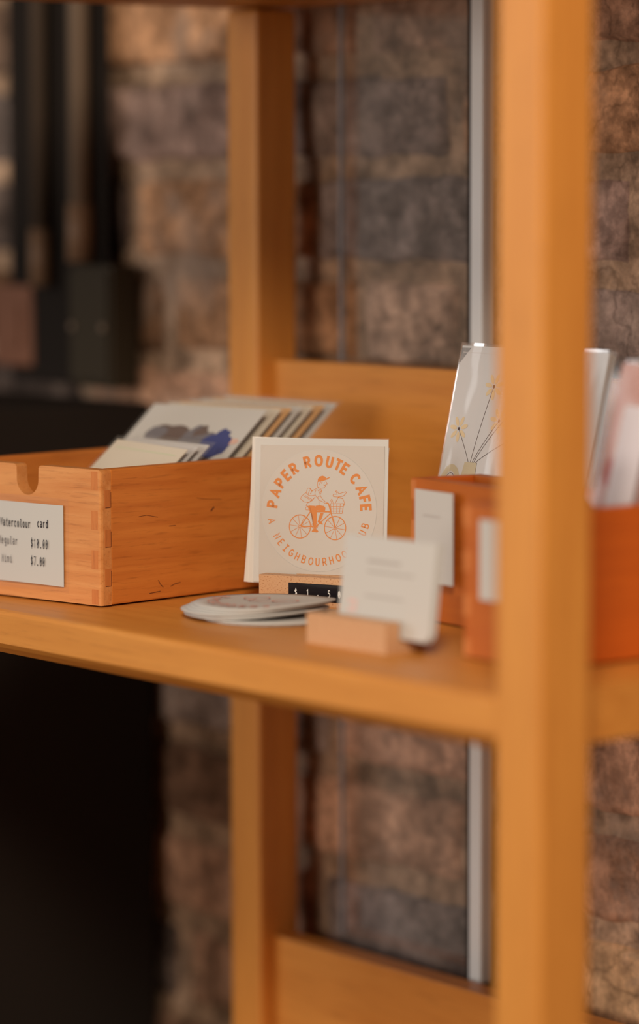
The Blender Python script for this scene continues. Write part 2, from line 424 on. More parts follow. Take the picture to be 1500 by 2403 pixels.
# ================================================================== SHELVING UNIT
PX0, PX1 = -1.960, -1.270         # outer faces left / right
FY, BY = 1.1363, 1.486            # front / back faces
PW = .036
unit = thing('shelving_unit', 'open orange-brown wooden shelving unit standing against the brick wall', 'shelves', (0, 0, -1.0))
def U(z): return z + 1.0
for (x, y) in ((PX0, FY), (PX1 - PW, FY), (PX0, BY - PW), (PX1 - PW, BY - PW)):
    bm = bmesh.new(); box(bm, x, x + PW, y, y + PW, 0, U(.3905), .004, 0, 4)
    bm_obj('post', bm, wood_z, unit, False)

def shelf_board(z, x0, x1, y0, y1):
    bm = bmesh.new()
    prof = [(y0 + .0035, z), (y0 + .001, z - .0008), (y0, z - .003), (y0, z - .0212), (y0 + .0035, z - .0246), (y0 + .011, z - .0295), (y1, z - .0295), (y1, z)]
    prism(bm, [(a, U(b)) for a, b in prof], x0, x1, 0, 'x')
    return bm_obj('shelf_board', bm, wood_x, unit)
shelf_board(0, PX0 + .0008, -1.299, FY + .0007, BY - .0008)
shelf_board(-.42, PX0 + .0008, -1.299, FY + .0007, BY - .0008)
bm = bmesh.new(); box(bm, PX0 - .005, PX1 + .004, FY - .006, BY + .0015, U(.392), U(.420), .002)
bm_obj('top_board', bm, wood_x, unit)
for z in (0, -.42):
    bm = bmesh.new(); box(bm, PX0 + PW, PX1 - PW, 1.463, 1.483, U(z), U(z + .1412), .0012)
    bm_obj('back_rail', bm, wood_x, unit)

# ---- pane with pale edge strip, between the back rails and the wall
pane = thing('glass_pane', 'clear glass pane with a pale metal edge strip behind the shelving unit', 'glass pane', (0, 0, -1.0))
bm = bmesh.new(); box(bm, -1.884, -1.737, 1.4945, 1.4965, U(-.275), U(.50))
bm_obj('pane', bm, glass_m, pane)
bm = bmesh.new(); box(bm, -1.7365, -1.7235, 1.4885, 1.5005, U(-.282), U(.50), .002)
bm_obj('edge_strip', bm, strip_m, pane)
bm = bmesh.new(); box(bm, -1.7405, -1.7368, 1.490, 1.5005, U(-.285), U(.50), 0)
bm_obj('gasket', bm, dark_gap, pane)
bm = bmesh.new(); box(bm, -1.8853, -1.8842, 1.4942, 1.4968, U(-.275), U(.50), 0)
bm_obj('polished_edge', bm, mat('blue_grey_edge', (.30, .31, .34, 1), .4, .3), pane)
# little block feet for the strip on the floor
bm = bmesh.new(); box(bm, -1.89, -1.72, 1.490, 1.5005, 0, U(-.285), .002)
bm_obj('lower_panel', bm, dark_gap, pane)

# ================================================================== LEFT SIDE: conduits, boxes, cabinet
def conduit(name, x, y, z0, r, m, label, bend=None):
    t = thing(name, label, 'pipe', (x, y, z0), group='conduits on the dark wall')
    bm = bmesh.new()
    bmesh.ops.create_cone(bm, cap_ends=True, segments=20, radius1=r, radius2=r, depth=.75 - .0, matrix=Matrix.Translation((0, 0, .375 + .02)))
    bm_obj('tube', bm, m, t, True)
    bm = bmesh.new()
    bmesh.ops.create_cone(bm, cap_ends=True, segments=20, radius1=r * 1.25, radius2=r * 1.18, depth=.045, matrix=Matrix.Translation((0, 0, .0225)))
    bm_obj('connector', bm, mat('connector', (.20, .115, .068, 1), .5, .2), t, True)
    return t
conduit('conduit_pipe', -2.193, 1.480, .207, .0085, conduit_m, 'right-hand light brown conduit pipe running up from the grey-green box')
conduit('conduit_pipe', -2.250, 1.480, .187, .0070, conduit_d, 'left-hand dark conduit pipe running up beside the lighter one')

t = thing('shade_board', 'black board added on the brick wall for the shade behind the conduit pipes', 'board', (-2.172, 1.492, .11))
bm = bmesh.new(); box(bm, -.138, 0, -.002, .0015, 0, .60, .001); bm_obj('board', bm, cab_m, t)  # black sheet added to stand for the shade on this part of the wall
t = thing('junction_box', 'dark grey-green electrical junction box on the wall below the conduit pipes', 'electrical box', (-2.155, 1.499, .105))
bm = bmesh.new(); box(bm, -.046, .012, -.024, .001, .005, .100, .003); bm_obj('housing', bm, elbox_m, t)
bm = bmesh.new(); box(bm, -.043, .009, -.027, -.024, .010, .095, .0015); bm_obj('cover', bm, elbox_m, t)
for sx in (-.038, .004):
    bm = bmesh.new(); bmesh.ops.create_cone(bm, cap_ends=True, segments=12, radius1=.003, radius2=.003, depth=.002, matrix=Matrix.Translation((sx, -.0276, .052)) @ Matrix.Rotation(PI / 2, 4, 'X'))
    bm_obj('screw', bm, conduit_m, t)
t = thing('outlet_plate', 'dull pinkish rectangular outlet plate on the dark wall at the left edge', 'outlet', (-2.300, 1.499, .121))
bm = bmesh.new(); box(bm, -.034, .024, -.012, .001, 0, .066, .004, 0, 3); bm_obj('plate', bm, outlet_m, t)
bm = bmesh.new(); box(bm, -.014, .010, -.0145, -.012, .016, .050, .0015); bm_obj('socket_insert', bm, outlet_m, t)

t = thing('black_cabinet', 'black low cabinet in the dark left of the shelving unit, against the wall', 'cabinet', (-2.115, 1.28, -1.0))
bm = bmesh.new(); box(bm, -.75, 0, 0, .212, 0, U(.100), .003); bm_obj('body', bm, cab_m, t)
bm = bmesh.new(); box(bm, -.74, -.38, -.016, -.001, .06, U(.085), .002); bm_obj('door', bm, cab_m, t)
bm = bmesh.new(); box(bm, -.37, -.01, -.016, -.001, .06, U(.085), .002); bm_obj('door', bm, cab_m, t)

# ================================================================== WOODEN CARD BOXES
def card_box(name, label, loc, rz, W, D, Hh, mx_, my_, notch=True, group=None, T=.009):
    """origin at the near right bottom corner; x runs left (negative), y runs back"""
    t = thing(name, label, 'box', loc, (0, 0, rz), group)
    zb = .0012
    # front panel with a round notch
    def front(name, y0, y1, cut):
        bm = bmesh.new(); r = .0025; c = -W / 2; hw, dp = .0103, .0195
        def top(x):
            e = min(-x, x + W); z = Hh - (r - math.sqrt(max(0, r * r - (r - min(e, r)) ** 2)))
            if cut:
                q = abs(x - c)
                if q < hw: z = Hh - dp + hw * (1 - math.sqrt(max(0, 1 - (q / hw) ** 2)))
                elif q < hw + .003: z = Hh - .003 + math.sqrt(max(0, .003 ** 2 - (hw + .003 - q) ** 2))
            return z
        xs_ = [-W + W * i / 60 for i in range(61)] + [-W + r * k / 5 for k in range(1, 5)] + [-r * k / 5 for k in range(1, 5)]
        if cut: xs_ += [c + sg * (hw + d) for sg in (-1, 1) for d in (-.0000001, .0002, .0006, .0012, .002, .003)] + [c + hw * math.sin(k * PI / 24) for k in range(-11, 12)]
        xs_ = sorted(set(round(x, 8) for x in xs_))
        F_, B_ = [], []
        for x in xs_:
            e_ = min(-x, x + W); q_ = .0019; yo = (q_ - math.sqrt(max(0, q_ * q_ - (q_ - e_) ** 2))) if (y0 == 0 and e_ < q_) else 0
            F_.append((bm.verts.new((x, y0 + yo, zb)), bm.verts.new((x, y0 + yo, top(x)))))
            B_.append((bm.verts.new((x, y1, zb)), bm.verts.new((x, y1, top(x)))))
        for i in range(len(xs_) - 1):
            bm.faces.new((F_[i][0], F_[i + 1][0], F_[i + 1][1], F_[i][1])); bm.faces.new((B_[i][0], B_[i][1], B_[i + 1][1], B_[i + 1][0]))
            bm.faces.new((F_[i][1], F_[i + 1][1], B_[i + 1][1], B_[i][1])); bm.faces.new((F_[i][0], B_[i][0], B_[i + 1][0], F_[i + 1][0]))
        for i in (0, -1): bm.faces.new((F_[i][0], F_[i][1], B_[i][1], B_[i][0]))
        n = 7; hgt = Hh / n
        # box-joint ends seen on the front face
        for i in range(n):
            if i % 2 == 0 and y0 == 0:
                z1 = Hh - i * hgt - .0012; z0 = z1 - hgt + .0006
                for s in (-.0086, -W + .0008):
                    box(bm, s, s + .0058, -.00012, .001, max(z0, .002), z1, 0, 1)
        o = bm_obj(name, bm, [mx_, joint_m], t)
        return o
    front('front_panel', 0, T, notch)
    front('back_panel', D - T, D, False)
    for (x0, x1, s) in ((-T, 0, 1), (-W, -W + T, -1)):
        bm = bmesh.new(); box(bm, x0, x1, T * .98, D - T * .98, zb, Hh, .0012)
        if s == 1:
            n = 7; hgt = Hh / n
            bm2 = bm
            for i in range(n):
                if i % 2 == 1:
                    z1 = Hh - i * hgt; z0 = z1 - hgt
                    box(bm2, -.001, .00014, .0034, .0088, z0 + .0006, z1 - .0006, 0, 1)
                    box(bm2, -.001, .00018, .0086, .0090, z0 + .001, z1 - .002, 0, 2)
                    box(bm2, -.001, .00018, .0040, .0086, z0 + .0006, z0 + .0010, 0, 2)
        bm_obj('side_panel', bm, [my_, joint_m, crack_m], t)
    bm = bmesh.new(); box(bm, -W + T, -T, T, D - T, .0025, .0055); bm_obj('base_panel', bm, my_, t)
    return t

B1 = (-1.7447, 1.1908, 0); R1 = .1558
box1 = card_box('card_box', 'orange wooden card box labelled Watercolour card, with a round notch', B1, R1, .136, .215, .0872, box_x, box_y)
# wear marks on the long side
def mark(pts, w):
    bm = bmesh.new()
    h = w / 2
    for (a, b) in zip(pts, pts[1:]):
        d = Vector((b[0] - a[0], b[1] - a[1])); n_ = Vector((-d.y, d.x)).normalized() * h
        q = [(a[0] + n_.x, a[1] + n_.y), (b[0] + n_.x, b[1] + n_.y), (b[0] - n_.x, b[1] - n_.y), (a[0] - n_.x, a[1] - n_.y)]
        bm.faces.new([bm.verts.new((.00012, u, v)) for u, v in q])
    bm_obj('scratch_mark', bm, crack_m, box1, 'raw')
for pts, w in (([(.050, .0135), (.052, .0105), (.0545, .0085)], .0005), ([(.061, .0085), (.065, .0098), (.070, .0103)], .0005), ([(.060, .0475), (.066, .0475)], .0004),
               ([(.050, .054), (.040, .056), (.033, .0555)], .0003), ([(.098, .0545), (.101, .057)], .0011), ([(.042, .0055), (.052, .0062)], .0005), ([(.085, .064), (.095, .0625), (.108, .0615)], .0002)):
    mark(pts, w)

# price label on the front of the first box: plastic pouch > printed paper
bm = bmesh.new()
box(bm, -.1075, -.0293, -.0009, -.0004, .0069, .0672)
pouch = bm_obj('label_pouch', bm, pouch_m, box1); tag(pouch, 'clear plastic pouch taped to the box front')
bm = bmesh.new()
nx = 14; xs = [-.1030 + (.0695) * i / nx for i in range(nx + 1)]
def bulge(u): return -.0012 - .0007 * math.sin(PI * u)
for (ztop, zbot) in ((.0628, .0107),):
    T_, B_ = [], []
    for i, x in enumerate(xs):
        u = i / nx
        T_.append((x, bulge(u), ztop)); B_.append((x, bulge(u), zbot + .0004 * math.sin(u * 3)))
    for off, flip in ((0, 0), (.0003, 1)):
        tv = [bm.verts.new((a, b + off, c)) for a, b, c in T_]; bv = [bm.verts.new((a, b + off, c)) for a, b, c in B_]
        for i in range(nx): bm.faces.new((tv[i], tv[i + 1], bv[i + 1], bv[i]))
tag(bm_obj('price_label', bm, white_p, box1, 'raw'), 'white paper price label printed in black')
bm = bmesh.new(); yk = -.0025
text_line(bm, 'Watercolour', -.0918, .0468, .0050, .00268, .00055, yk, .50)
text_line(bm, 'card', -.0568, .0478, .0050, .00268, .00058, yk + .0004, .50)
text_line(bm, '$10.00', -.0628, .0345, .0054, .00282, .00042, yk, .50)
text_line(bm, '$7.00', -.0630, .0231, .0054, .00282, .00042, yk, .50)
text_line(bm, 'Regular', -.0935, .0352, .0048, .00270, .00042, yk, .50, 1)
text_line(bm, 'Mini', -.0908, .0234, .0048, .00270, .00042, yk, .50, 1)
bm_obj('label_lettering', bm, [ink_black, ink_grey], box1, 'raw')

# ---- sleeved cards
def local_pt(org, rz, p):
    c, s = math.cos(rz), math.sin(rz)
    return (org[0] + p[0] * c - p[1] * s, org[1] + p[0] * s + p[1] * c, org[2] + p[2])

def sleeved_card(label, loc, rz, tilt, w, h, face_m, sleeve_m, margin=.004, group=None, roll=0, art=None, edge=None, thick=.0006, name='sleeved_card', left=None):
    t = thing(name, label, 'greeting card', loc, tilt_local(rz, tilt, roll), group)
    bm = bmesh.new(); box(bm, left or margin, w - margin, -thick / 2, thick / 2, margin, h - margin)
    c = bm_obj('card', bm, face_m, t)
    bm = bmesh.new(); n = 10
    # front and back film, gently wavy, closed at the rim
    for s in (-1, 1):
        V = []
        for j in range(n + 1):
            row = []
            for i in range(n + 1):
                u, v = i / n, j / n
                e = min(u, 1 - u, v, 1 - v)
                d = (.0006 + .0009 * noise.noise(Vector((u * 3 + rz * 9, v * 4, h * 99))) ) * min(1, e * 6) + thick / 2
                row.append(bm.verts.new((w * u, s * max(d, thick / 2 + .0001 if e > 0 else .0001), h * v)))
            V.append(row)
        for j in range(n):
            for i in range(n): bm.faces.new((V[j][i], V[j][i + 1], V[j + 1][i + 1], V[j + 1][i]))
    bm_obj('plastic_sleeve', bm, sleeve_m, t, True)
    if art:
        bm = bmesh.new(); m_ = art(bm, w, h, -thick / 2 - .00012); bm_obj('printed_art', bm, m_, t, 'raw')
    return t

TL = math.radians(52)
def rise(ytop, ztop, h): return (ytop - h * math.sin(TL), ztop - h * math.cos(TL))
def watercolour(bm, w, h, y):
    random.seed(5)
    ms = [mat('wash_brown', (.13, .09, .08, 1), .7), mat('wash_blue', (.035, .05, .20, 1), .7), mat('wash_grey', (.16, .15, .17, 1), .7), mat('wash_pink', (.62, .40, .33, 1), .7)]
    base = h - .020
    def blob(cx, cz, rx, rz_, mi, k):
        pts = []
        for i in range(22):
            a = 2 * PI * i / 22; q = 1 + .38 * noise.noise(Vector((math.cos(a) * 1.6 + k, math.sin(a) * 1.6, k * 2.3)))
            pts.append((cx + rx * q * math.cos(a), cz + rz_ * q * math.sin(a)))
        polyfill(bm, pts, y - k * 2e-6, mi)
    for i, (fx, dz, rx, rz_, mi) in enumerate(((.34, .000, .016, .009, 0), (.25, -.001, .009, .008, 2), (.46, -.004, .014, .009, 0), (.56, -.002, .011, .011, 2), (.60, .003, .006, .006, 0), (.68, -.005, .013, .008, 2), (.78, -.008, .012, .012, 1), (.79, .000, .006, .008, 1), (.84, -.010, .008, .010, 1), (.70, -.012, .014, .006, 0), (.9, -.004, .006, .003, 3), (.5, -.022, .03, .004, 3))):
        blob(fx * w, base + dz - .012, rx, rz_, mi, i + 1)
    return ms
def green_print(bm, w, h, y):
    polyfill(bm, [(a, b) for a, b in arc(w * .62, h - .030, .010, .006, 0, 360, 16)[:-1]], y)
    ribbon(bm, [(w * .12, h - .0105), (w * .88, h - .0105)], .0004, y)
    return [green_m]

# three small cards in front
for i, (dy, dx, ro, lab) in enumerate(((0, 0, .075, 'small cream card in a clear sleeve, frontmost in the watercolour box'), (.009, .0015, .055, 'second small sleeved card, just behind the frontmost one in the watercolour box'), (.018, .003, .04, 'third small sleeved card, its edge showing in front of the watercolour painting'))):
    y, z = rise(.101 + dy, .0995, .102)
    L_ = local_pt(B1, R1, (-.0975 + dx, y, z))
    sleeved_card(lab, L_, R1, TL, .0775, .102, cream_p if i == 0 else cool_p, clear_m, .0035, 'mini cards in the watercolour box', roll=ro, art=green_print if i == 0 else None)
# regular cards
regs = [(.168, .1182, -.1215, 'white card with a blue and brown watercolour painting in the wooden box'),
        (.182, .1185, -.1195, 'sleeved card directly behind the blue and brown painting'),
        (.192, .1188, -.1180, 'sleeved card second behind the blue and brown painting'),
        (.202, .1191, -.1175, 'sleeved card in the middle of the rear row of the wooden box'),
        (.213, .1194, -.1172, 'sleeved card third from the back in the wooden box'),
        (.224, .1198, -.1170, 'sleeved card second from the back in the wooden box'),
        (.236, .1204, -.1168, 'rearmost tall sleeved card leaning in the wooden box')]
for i, (yt, zt, x0, lab) in enumerate(regs):
    x0 = -.1238
    hh = .150
    y, z = rise(yt, zt, hh)
    L_ = local_pt(B1, R1, (x0, y, z))
    sleeved_card(lab, L_, R1, TL, .1135, hh, white_p if i % 3 == 0 else (cream_p if i % 3 == 1 else kraft_p), clear_m, .0035, 'regular cards in the watercolour box', roll=.002 * i, art=watercolour if i == 0 else None)

# ================================================================== STICKERS AND THEIR PRICE BLOCK
blk = thing('price_block', 'small pale beech block with a black $1.50 price window before the square sticker', 'sign holder', (-1.705, 1.2853, 0), (0, 0, .40))
bm = bmesh.new()
prof = [(0, 0), (.024, 0), (.024, .0182), (.0145, .0182), (.0145, .0085), (.0100, .0085), (.0100, .0182), (0, .0182)]
prism(bm, prof, 0, .066, 0, 'x'); bm_obj('block', bm, block_m, blk)
bm = bmesh.new(); box(bm, .0218, .0625, -.0005, .0006, .0030, .0142, .0003); bm_obj('price_window', bm, black_gloss, blk)
bm = bmesh.new()
for ch, x in (('$', .0265), ('1', .0352), ('.', .0425), ('5', .0505), ('0', .0578)):
    text_line(bm, ch, x, .0062 if ch != '.' else .0068, .0042, .004, .00055, -.00062, .62)
bm_obj('price_lettering', bm, ink_white, blk, 'raw')

SC = 3670.0
def sticker_art(bm, w, h, y):
    cx, cz = .0450, .0470
    # ring of bold capitals
    for ch, a in zip('PAPERROUTECAFE', (173.2, 159.9, 147, 135.1, 123.5, 105.3, 91.7, 77.6, 66.8, 57.3, 40.6, 26, 13.8, 4.1)):
        text_arc(bm, ch, cx, cz, .0287, a, .0062, .00168, y, False, 1.0 if ch in 'OCUA' else .95)
    for ch, a in [('A', 192.5)] + [(c, 211 + i * 8.35) for i, c in enumerate('NEIGHBOURHOOD')] + [('H', 327), ('U', 335.5), ('B', 344)]:
        text_arc(bm, ch, cx, cz, .0350, a, .0045, .00072, y, True, .88)
    # cyclist, traced in its own small frame
    def P(p): return (cx + ((660 + p[0] / 7.5) - 757) / (SC * .955), cz - ((1090 + p[1] / 7.5) - 1202) / SC)
    def S(pts, wd=6, closed=False): ribbon(bm, [P(p) for p in pts], max(wd, 8) / 7.5 / SC, y, 0, closed)
    def Fl(pts): polyfill(bm, [P(p) for p in pts], y)
    for (x, z) in ((393, 1126), (1022, 1140)):
        S(arc(x, z, 190, 205, 0, 360, 40)[:-1], 17, True); S(arc(x, z, 19, 19, 0, 360, 12)[:-1], 8, True)
        for k in range(10):
            a = math.radians(k * 36 + 8); S([(x + 20 * math.cos(a), z + 20 * math.sin(a)), (x + 186 * math.cos(a), z + 200 * math.sin(a))], 6)
    S([(405, 1115), (570, 870)], 19); S([(420, 1122), (620, 1122)], 20); S([(690, 858), (940, 858)], 22)
    S([(930, 888), (690, 1112)], 17); S([(865, 702), (895, 712), (915, 770), (940, 858), (1020, 1125)], 22)
    S(arc(660, 1105, 55, 55, 0, 360, 18)[:-1], 6, True); S([(660, 1160), (760, 1040)], 14)
    Fl([(520, 765), (560, 754), (650, 757), (672, 780), (690, 850), (693, 980), (685, 1150), (638, 1150), (630, 1010), (610, 915), (560, 850)])
    Fl([(665, 757), (740, 745), (815, 757), (845, 790), (838, 840), (820, 850), (685, 838), (672, 790)])
    Fl([(755, 880), (812, 880), (795, 940), (765, 1010), (720, 1000), (745, 935)])
    Fl([(620, 1170), (650, 1160), (690, 1165), (728, 1203), (705, 1225), (602, 1214)])
    Fl([(715, 1012), (745, 1005), (802, 1068), (797, 1085), (750, 1070), (705, 1042)])
    Fl([(697, 338), (700, 285), (733, 242), (785, 227), (828, 243), (852, 272), (903, 250), (912, 262), (872, 290), (800, 316)])
    S([(697, 335), (694, 380), (700, 425), (722, 432)], 8); S([(728, 350), (722, 375), (735, 390)], 6); S([(752, 330), (765, 365)], 5); S([(780, 325), (775, 350)], 5)
    S([(842, 322), (868, 368), (838, 384), (836, 412), (812, 440), (765, 448)], 6); S([(800, 384), (822, 400), (834, 384)], 5); S([(815, 345), (818, 355)], 6)
    S([(712, 432), (650, 470), (600, 495), (568, 552)], 7); S([(715, 452), (752, 505), (775, 488)], 6); S([(735, 440), (775, 488), (752, 550)], 6)
    S([(700, 480), (668, 482), (652, 520), (655, 562), (690, 612), (750, 575), (722, 500), (700, 480)], 6)
    S([(690, 612), (738, 662), (812, 690), (832, 712), (866, 702)], 6); S([(748, 578), (790, 640), (850, 690)], 6)
    S([(724, 650), (728, 748)], 6); S([(655, 605), (590, 670), (520, 708), (498, 755), (522, 765)], 6)
    S([(490, 530), (412, 592), (396, 640), (455, 688), (545, 702), (605, 665), (655, 605)], 6); S([(490, 530), (545, 578), (600, 580), (650, 570)], 6)
    S([(460, 592), (590, 668)], 6); S([(478, 578), (610, 652)], 6); S([(496, 535), (516, 452), (552, 448), (600, 490), (572, 552)], 7); S([(528, 560), (556, 482)], 6); S([(560, 452), (600, 500)], 14)
    S([(545, 772), (498, 780), (486, 808), (500, 832), (552, 832)], 8)
    S([(930, 716), (1170, 710), (1143, 880), (950, 880), (930, 716)], 10)
    for x0, x1 in ((985, 990), (1045, 1045), (1108, 1096)): S([(x0, 713), (x1, 880)], 6)
    for z in (765, 805, 845): S([(938, z), (1158, z - 4)], 6)
    S([(975, 570), (982, 547), (1052, 547), (1020, 492), (1042, 490), (1080, 538), (1130, 522), (1198, 500), (1212, 514), (1190, 548), (1148, 580), (1060, 594), (985, 590), (975, 570)], 6)
    S([(1065, 603), (1150, 617)], 16); S([(1060, 620), (1015, 705)], 6); S([(1150, 622), (1180, 690), (1174, 745)], 6); S([(952, 705), (936, 655), (955, 632), (982, 705)], 6)
    return [ink_orange]

def sticker_pack(label, dx, dy, roll, first):
    t = thing('sticker_pack', label, 'sticker', (-1.7185 - dx * math.cos(.55), 1.290 - dx * math.sin(.55) + dy, .0113), tilt_local(.55, math.radians(5), roll), 'square sticker packs in the price block')
    Ws, Hs = .0915, .0935
    bm = bmesh.new(); n = 8
    for s in (-1, 1):
        V = [[bm.verts.new((Ws * i / n, s * (.0007 if 0 < i < n and 0 < j < n else .0001) + .0012 * math.sin(PI * j / n) * (1 if s < 0 else 1) * 0, Hs * j / n)) for i in range(n + 1)] for j in range(n + 1)]
        for j in range(n):
            for i in range(n): bm.faces.new((V[j][i], V[j][i + 1], V[j + 1][i + 1], V[j + 1][i]))
    bm_obj('milky_sleeve', bm, frost_m if not first else clear_m, t, True)
    bm = bmesh.new(); box(bm, .0006, Ws - .0006, .0003, .0006, .0006, Hs - .0006); bm_obj('outer_card', bm, white_p, t)
    bm = bmesh.new(); box(bm, .0044, Ws - .0030, -.0002, .0003, .0040, Hs - .0050); bm_obj('backing_paper', bm, beige_p, t)
    if first:
        bm = bmesh.new(); cx, cz, r = .0450, .0470, .0388
        bmesh.ops.create_cone(bm, cap_ends=True, segments=96, radius1=r, radius2=r, depth=.00016, matrix=Matrix.Translation((cx, -.00028, cz)) @ Matrix.Rotation(PI / 2, 4, 'X'))
        bm_obj('round_sticker', bm, disc_p, t)
        bm = bmesh.new(); m_ = sticker_art(bm, 0, 0, -.00042); bm_obj('printed_emblem', bm, m_, t, 'raw')
        bm = bmesh.new(); ribbon(bm, arc(cx, cz, r, r, 0, 360, 96)[:-1], .0002, -.00040, 0, True); bm_obj('die_cut_line', bm, white_p, t, 'raw')
    return t
sticker_pack('square pack of a round sticker with an orange cyclist emblem, front of its stack', 0, 0, -.012, True)
sticker_pack('plain-edged sticker pack just behind the cyclist emblem pack, its left edge showing', .0050, .0022, .006, False)
sticker_pack('rearmost sticker pack, leaning out furthest left behind the cyclist emblem pack', .0095, .0044, .055, False)

# loose pile of round stickers
random.seed(3)
spots = [(-1.6385, 1.2495, 0), (-1.6370, 1.2490, .2), (-1.6520, 1.2440, .5), (-1.6500, 1.2450, .9), (-1.6530, 1.2425, 1.3), (-1.6510, 1.2450, 2.0), (-1.6490, 1.2460, 2.6), (-1.6470, 1.2475, 3.3)]
names = ['bottommost of the pile', 'second from the bottom', 'third from the bottom', 'fourth from the bottom', 'fourth from the top', 'third from the top', 'second from the top', 'topmost of the pile']
for k, (x, y, rz) in enumerate(spots):
    x += .003; y -= .004
    t = thing('round_sticker', 'white round sticker with faded red print, ' + names[k], 'sticker', (x, y, .0004 + k * .00118), (0, 0, rz), 'round stickers piled on the shelf')
    bm = bmesh.new(); rad = .0440; n, rn = 40, 6
    top, bot = [], []
    for j in range(rn + 1):
        r_ = rad * j / rn; rt_, rb_ = [], []
        for i in range(n):
            a = 2 * PI * i / n
            lift = .0032 * max(0, (r_ / rad) * math.cos(a + rz - .2)) ** 2 * (k > 1)
            X_, Y_ = r_ * math.cos(a), r_ * math.sin(a)
            rt_.append(bm.verts.new((X_, Y_, lift + .0008))); rb_.append(bm.verts.new((X_, Y_, lift)))
        top.append(rt_); bot.append(rb_)
    for S_ in (top, bot):
        for j in range(1, rn):
            for i in range(n): bm.faces.new((S_[j][i], S_[j + 1][i], S_[j + 1][(i + 1) % n], S_[j][(i + 1) % n]))
        bm.faces.new(S_[1])
    for i in range(n): bm.faces.new((top[rn][i], bot[rn][i], bot[rn][(i + 1) % n], top[rn][(i + 1) % n]))
    bmesh.ops.delete(bm, geom=[v for v in bm.verts if not v.link_faces], context='VERTS')
    bm_obj('sticker_paper', bm, white_p, t, True)
    if k == len(spots) - 1:
        bm = bmesh.new(); tmp = []
        for i, ch in enumerate('PAPERROUTECAFE'):
            text_arc(bm, ch, 0, 0, .029, 174 - i * 13.1, .0060, .0015, 0, False, .95)
        ribbon(bm, arc(-.012, -.006, .008, .008, 0, 360, 20)[:-1], .0009, 0, 0, True); ribbon(bm, arc(.012, -.006, .008, .008, 0, 360, 20)[:-1], .0009, 0, 0, True)
        ribbon(bm, [(-.012, -.006), (-.004, .006), (.008, .006), (.012, -.006)], .0010, 0)
        bmesh.ops.rotate(bm, verts=bm.verts[:], cent=(0, 0, 0), matrix=Matrix.Rotation(-PI / 2, 3, 'X'))
        bmesh.ops.translate(bm, verts=bm.verts[:], vec=(0, 0, .0019))
        bm_obj('faded_print', bm, ink_red, t, 'raw')

# ================================================================== BUSINESS CARDS IN THEIR BLOCK
t = thing('card_stand', 'pale wooden block stand at the shelf front, holding white cards', 'card holder', (-1.4642, 1.1932, 0), (0, 0, .03))
bm = bmesh.new()
prism(bm, [(0, 0), (.030, 0), (.030, .0178), (.0165, .0178), (.0165, .007), (.0105, .007), (.0105, .0178), (0, .0178)], -.070, 0, 0, 'x')
bm_obj('block', bm, block_m, t)
t = thing('business_card', 'white card in the pale wooden stand, front one with a small red mark', 'card', (-1.5215, 1.2040, .0078), tilt_local(.03, math.radians(7)), 'cards in the front stand')
bm = bmesh.new()
r = .005; pts = [(0, 0), (.0765, 0), (.080, .0035), (.080, .056), (0, .056)]
prism(bm, pts, -.0004, 0); bm_obj('card', bm, white_p, t)
bm = bmesh.new()
ribbon(bm, [(.022, .042), (.050, .042)], .0018, -.0005, 0); ribbon(bm, [(.022, .036), (.062, .036)], .0012, -.0005, 0)
ribbon(bm, [(.022, .022), (.055, .022)], .0010, -.0005, 0)
ribbon(bm, [(.008, .013), (.014, .013), (.014, .018), (.008, .018)], .002, -.0005, 1)
bm_obj('print', bm, [mat('pale_grey_ink', (.40, .37, .35, 1), .7), mat('pale_red_ink', (.68, .45, .42, 1), .7)], t, 'raw')
for k in (1, 2):
    t = thing('business_card', ('second white card right behind the front card in the wooden stand', 'rear white card in the wooden stand')[k - 1], 'card', (-1.5215 + .0012 * k, 1.2040 + .0011 * k, .0078), tilt_local(.03, math.radians(7)), 'cards in the front stand')
    bm = bmesh.new(); prism(bm, pts, -.0004, 0); bm_obj('card', bm, white_p, t)

# ================================================================== RIGHT-HAND BOXES
B3 = (-1.448, 1.2935, 0); R3 = -.12
box3 = card_box('card_box', 'orange wooden box behind the white cards, with a tall white label', B3, R3, .136, .050, .0868, red_x, red_y, False)
bm = bmesh.new(); box(bm, -.1215, -.0800, -.0062, -.0056, .0255, .0812)
tag(bm_obj('label_card', bm, white_p, box3), 'tall white label standing just off the box front')
bm = bmesh.new(); box(bm, -.1100, -.0915, -.0056, .0001, .045, .058); bm_obj('label_mount', bm, white_p, box3)
bm = bmesh.new(); ribbon(bm, [(-.1120, .066), (-.094, .066)], .0012, -.0063); bm_obj('label_print', bm, mat('soft_grey_ink', (.45, .42, .40, 1), .7), box3, 'raw')

B2 = (-1.356, 1.2188, 0)
box2 = card_box('card_box', 'deep orange wooden box behind the front post, nearest the right end', B2, 0, .071, .150, .0872, red_x, red_y, False)
bm = bmesh.new(); box(bm, -.0555, -.0150, -.0012, -.0002, .0345, .0795)
tag(bm_obj('label_card', bm, white_p, box2), 'white paper label')

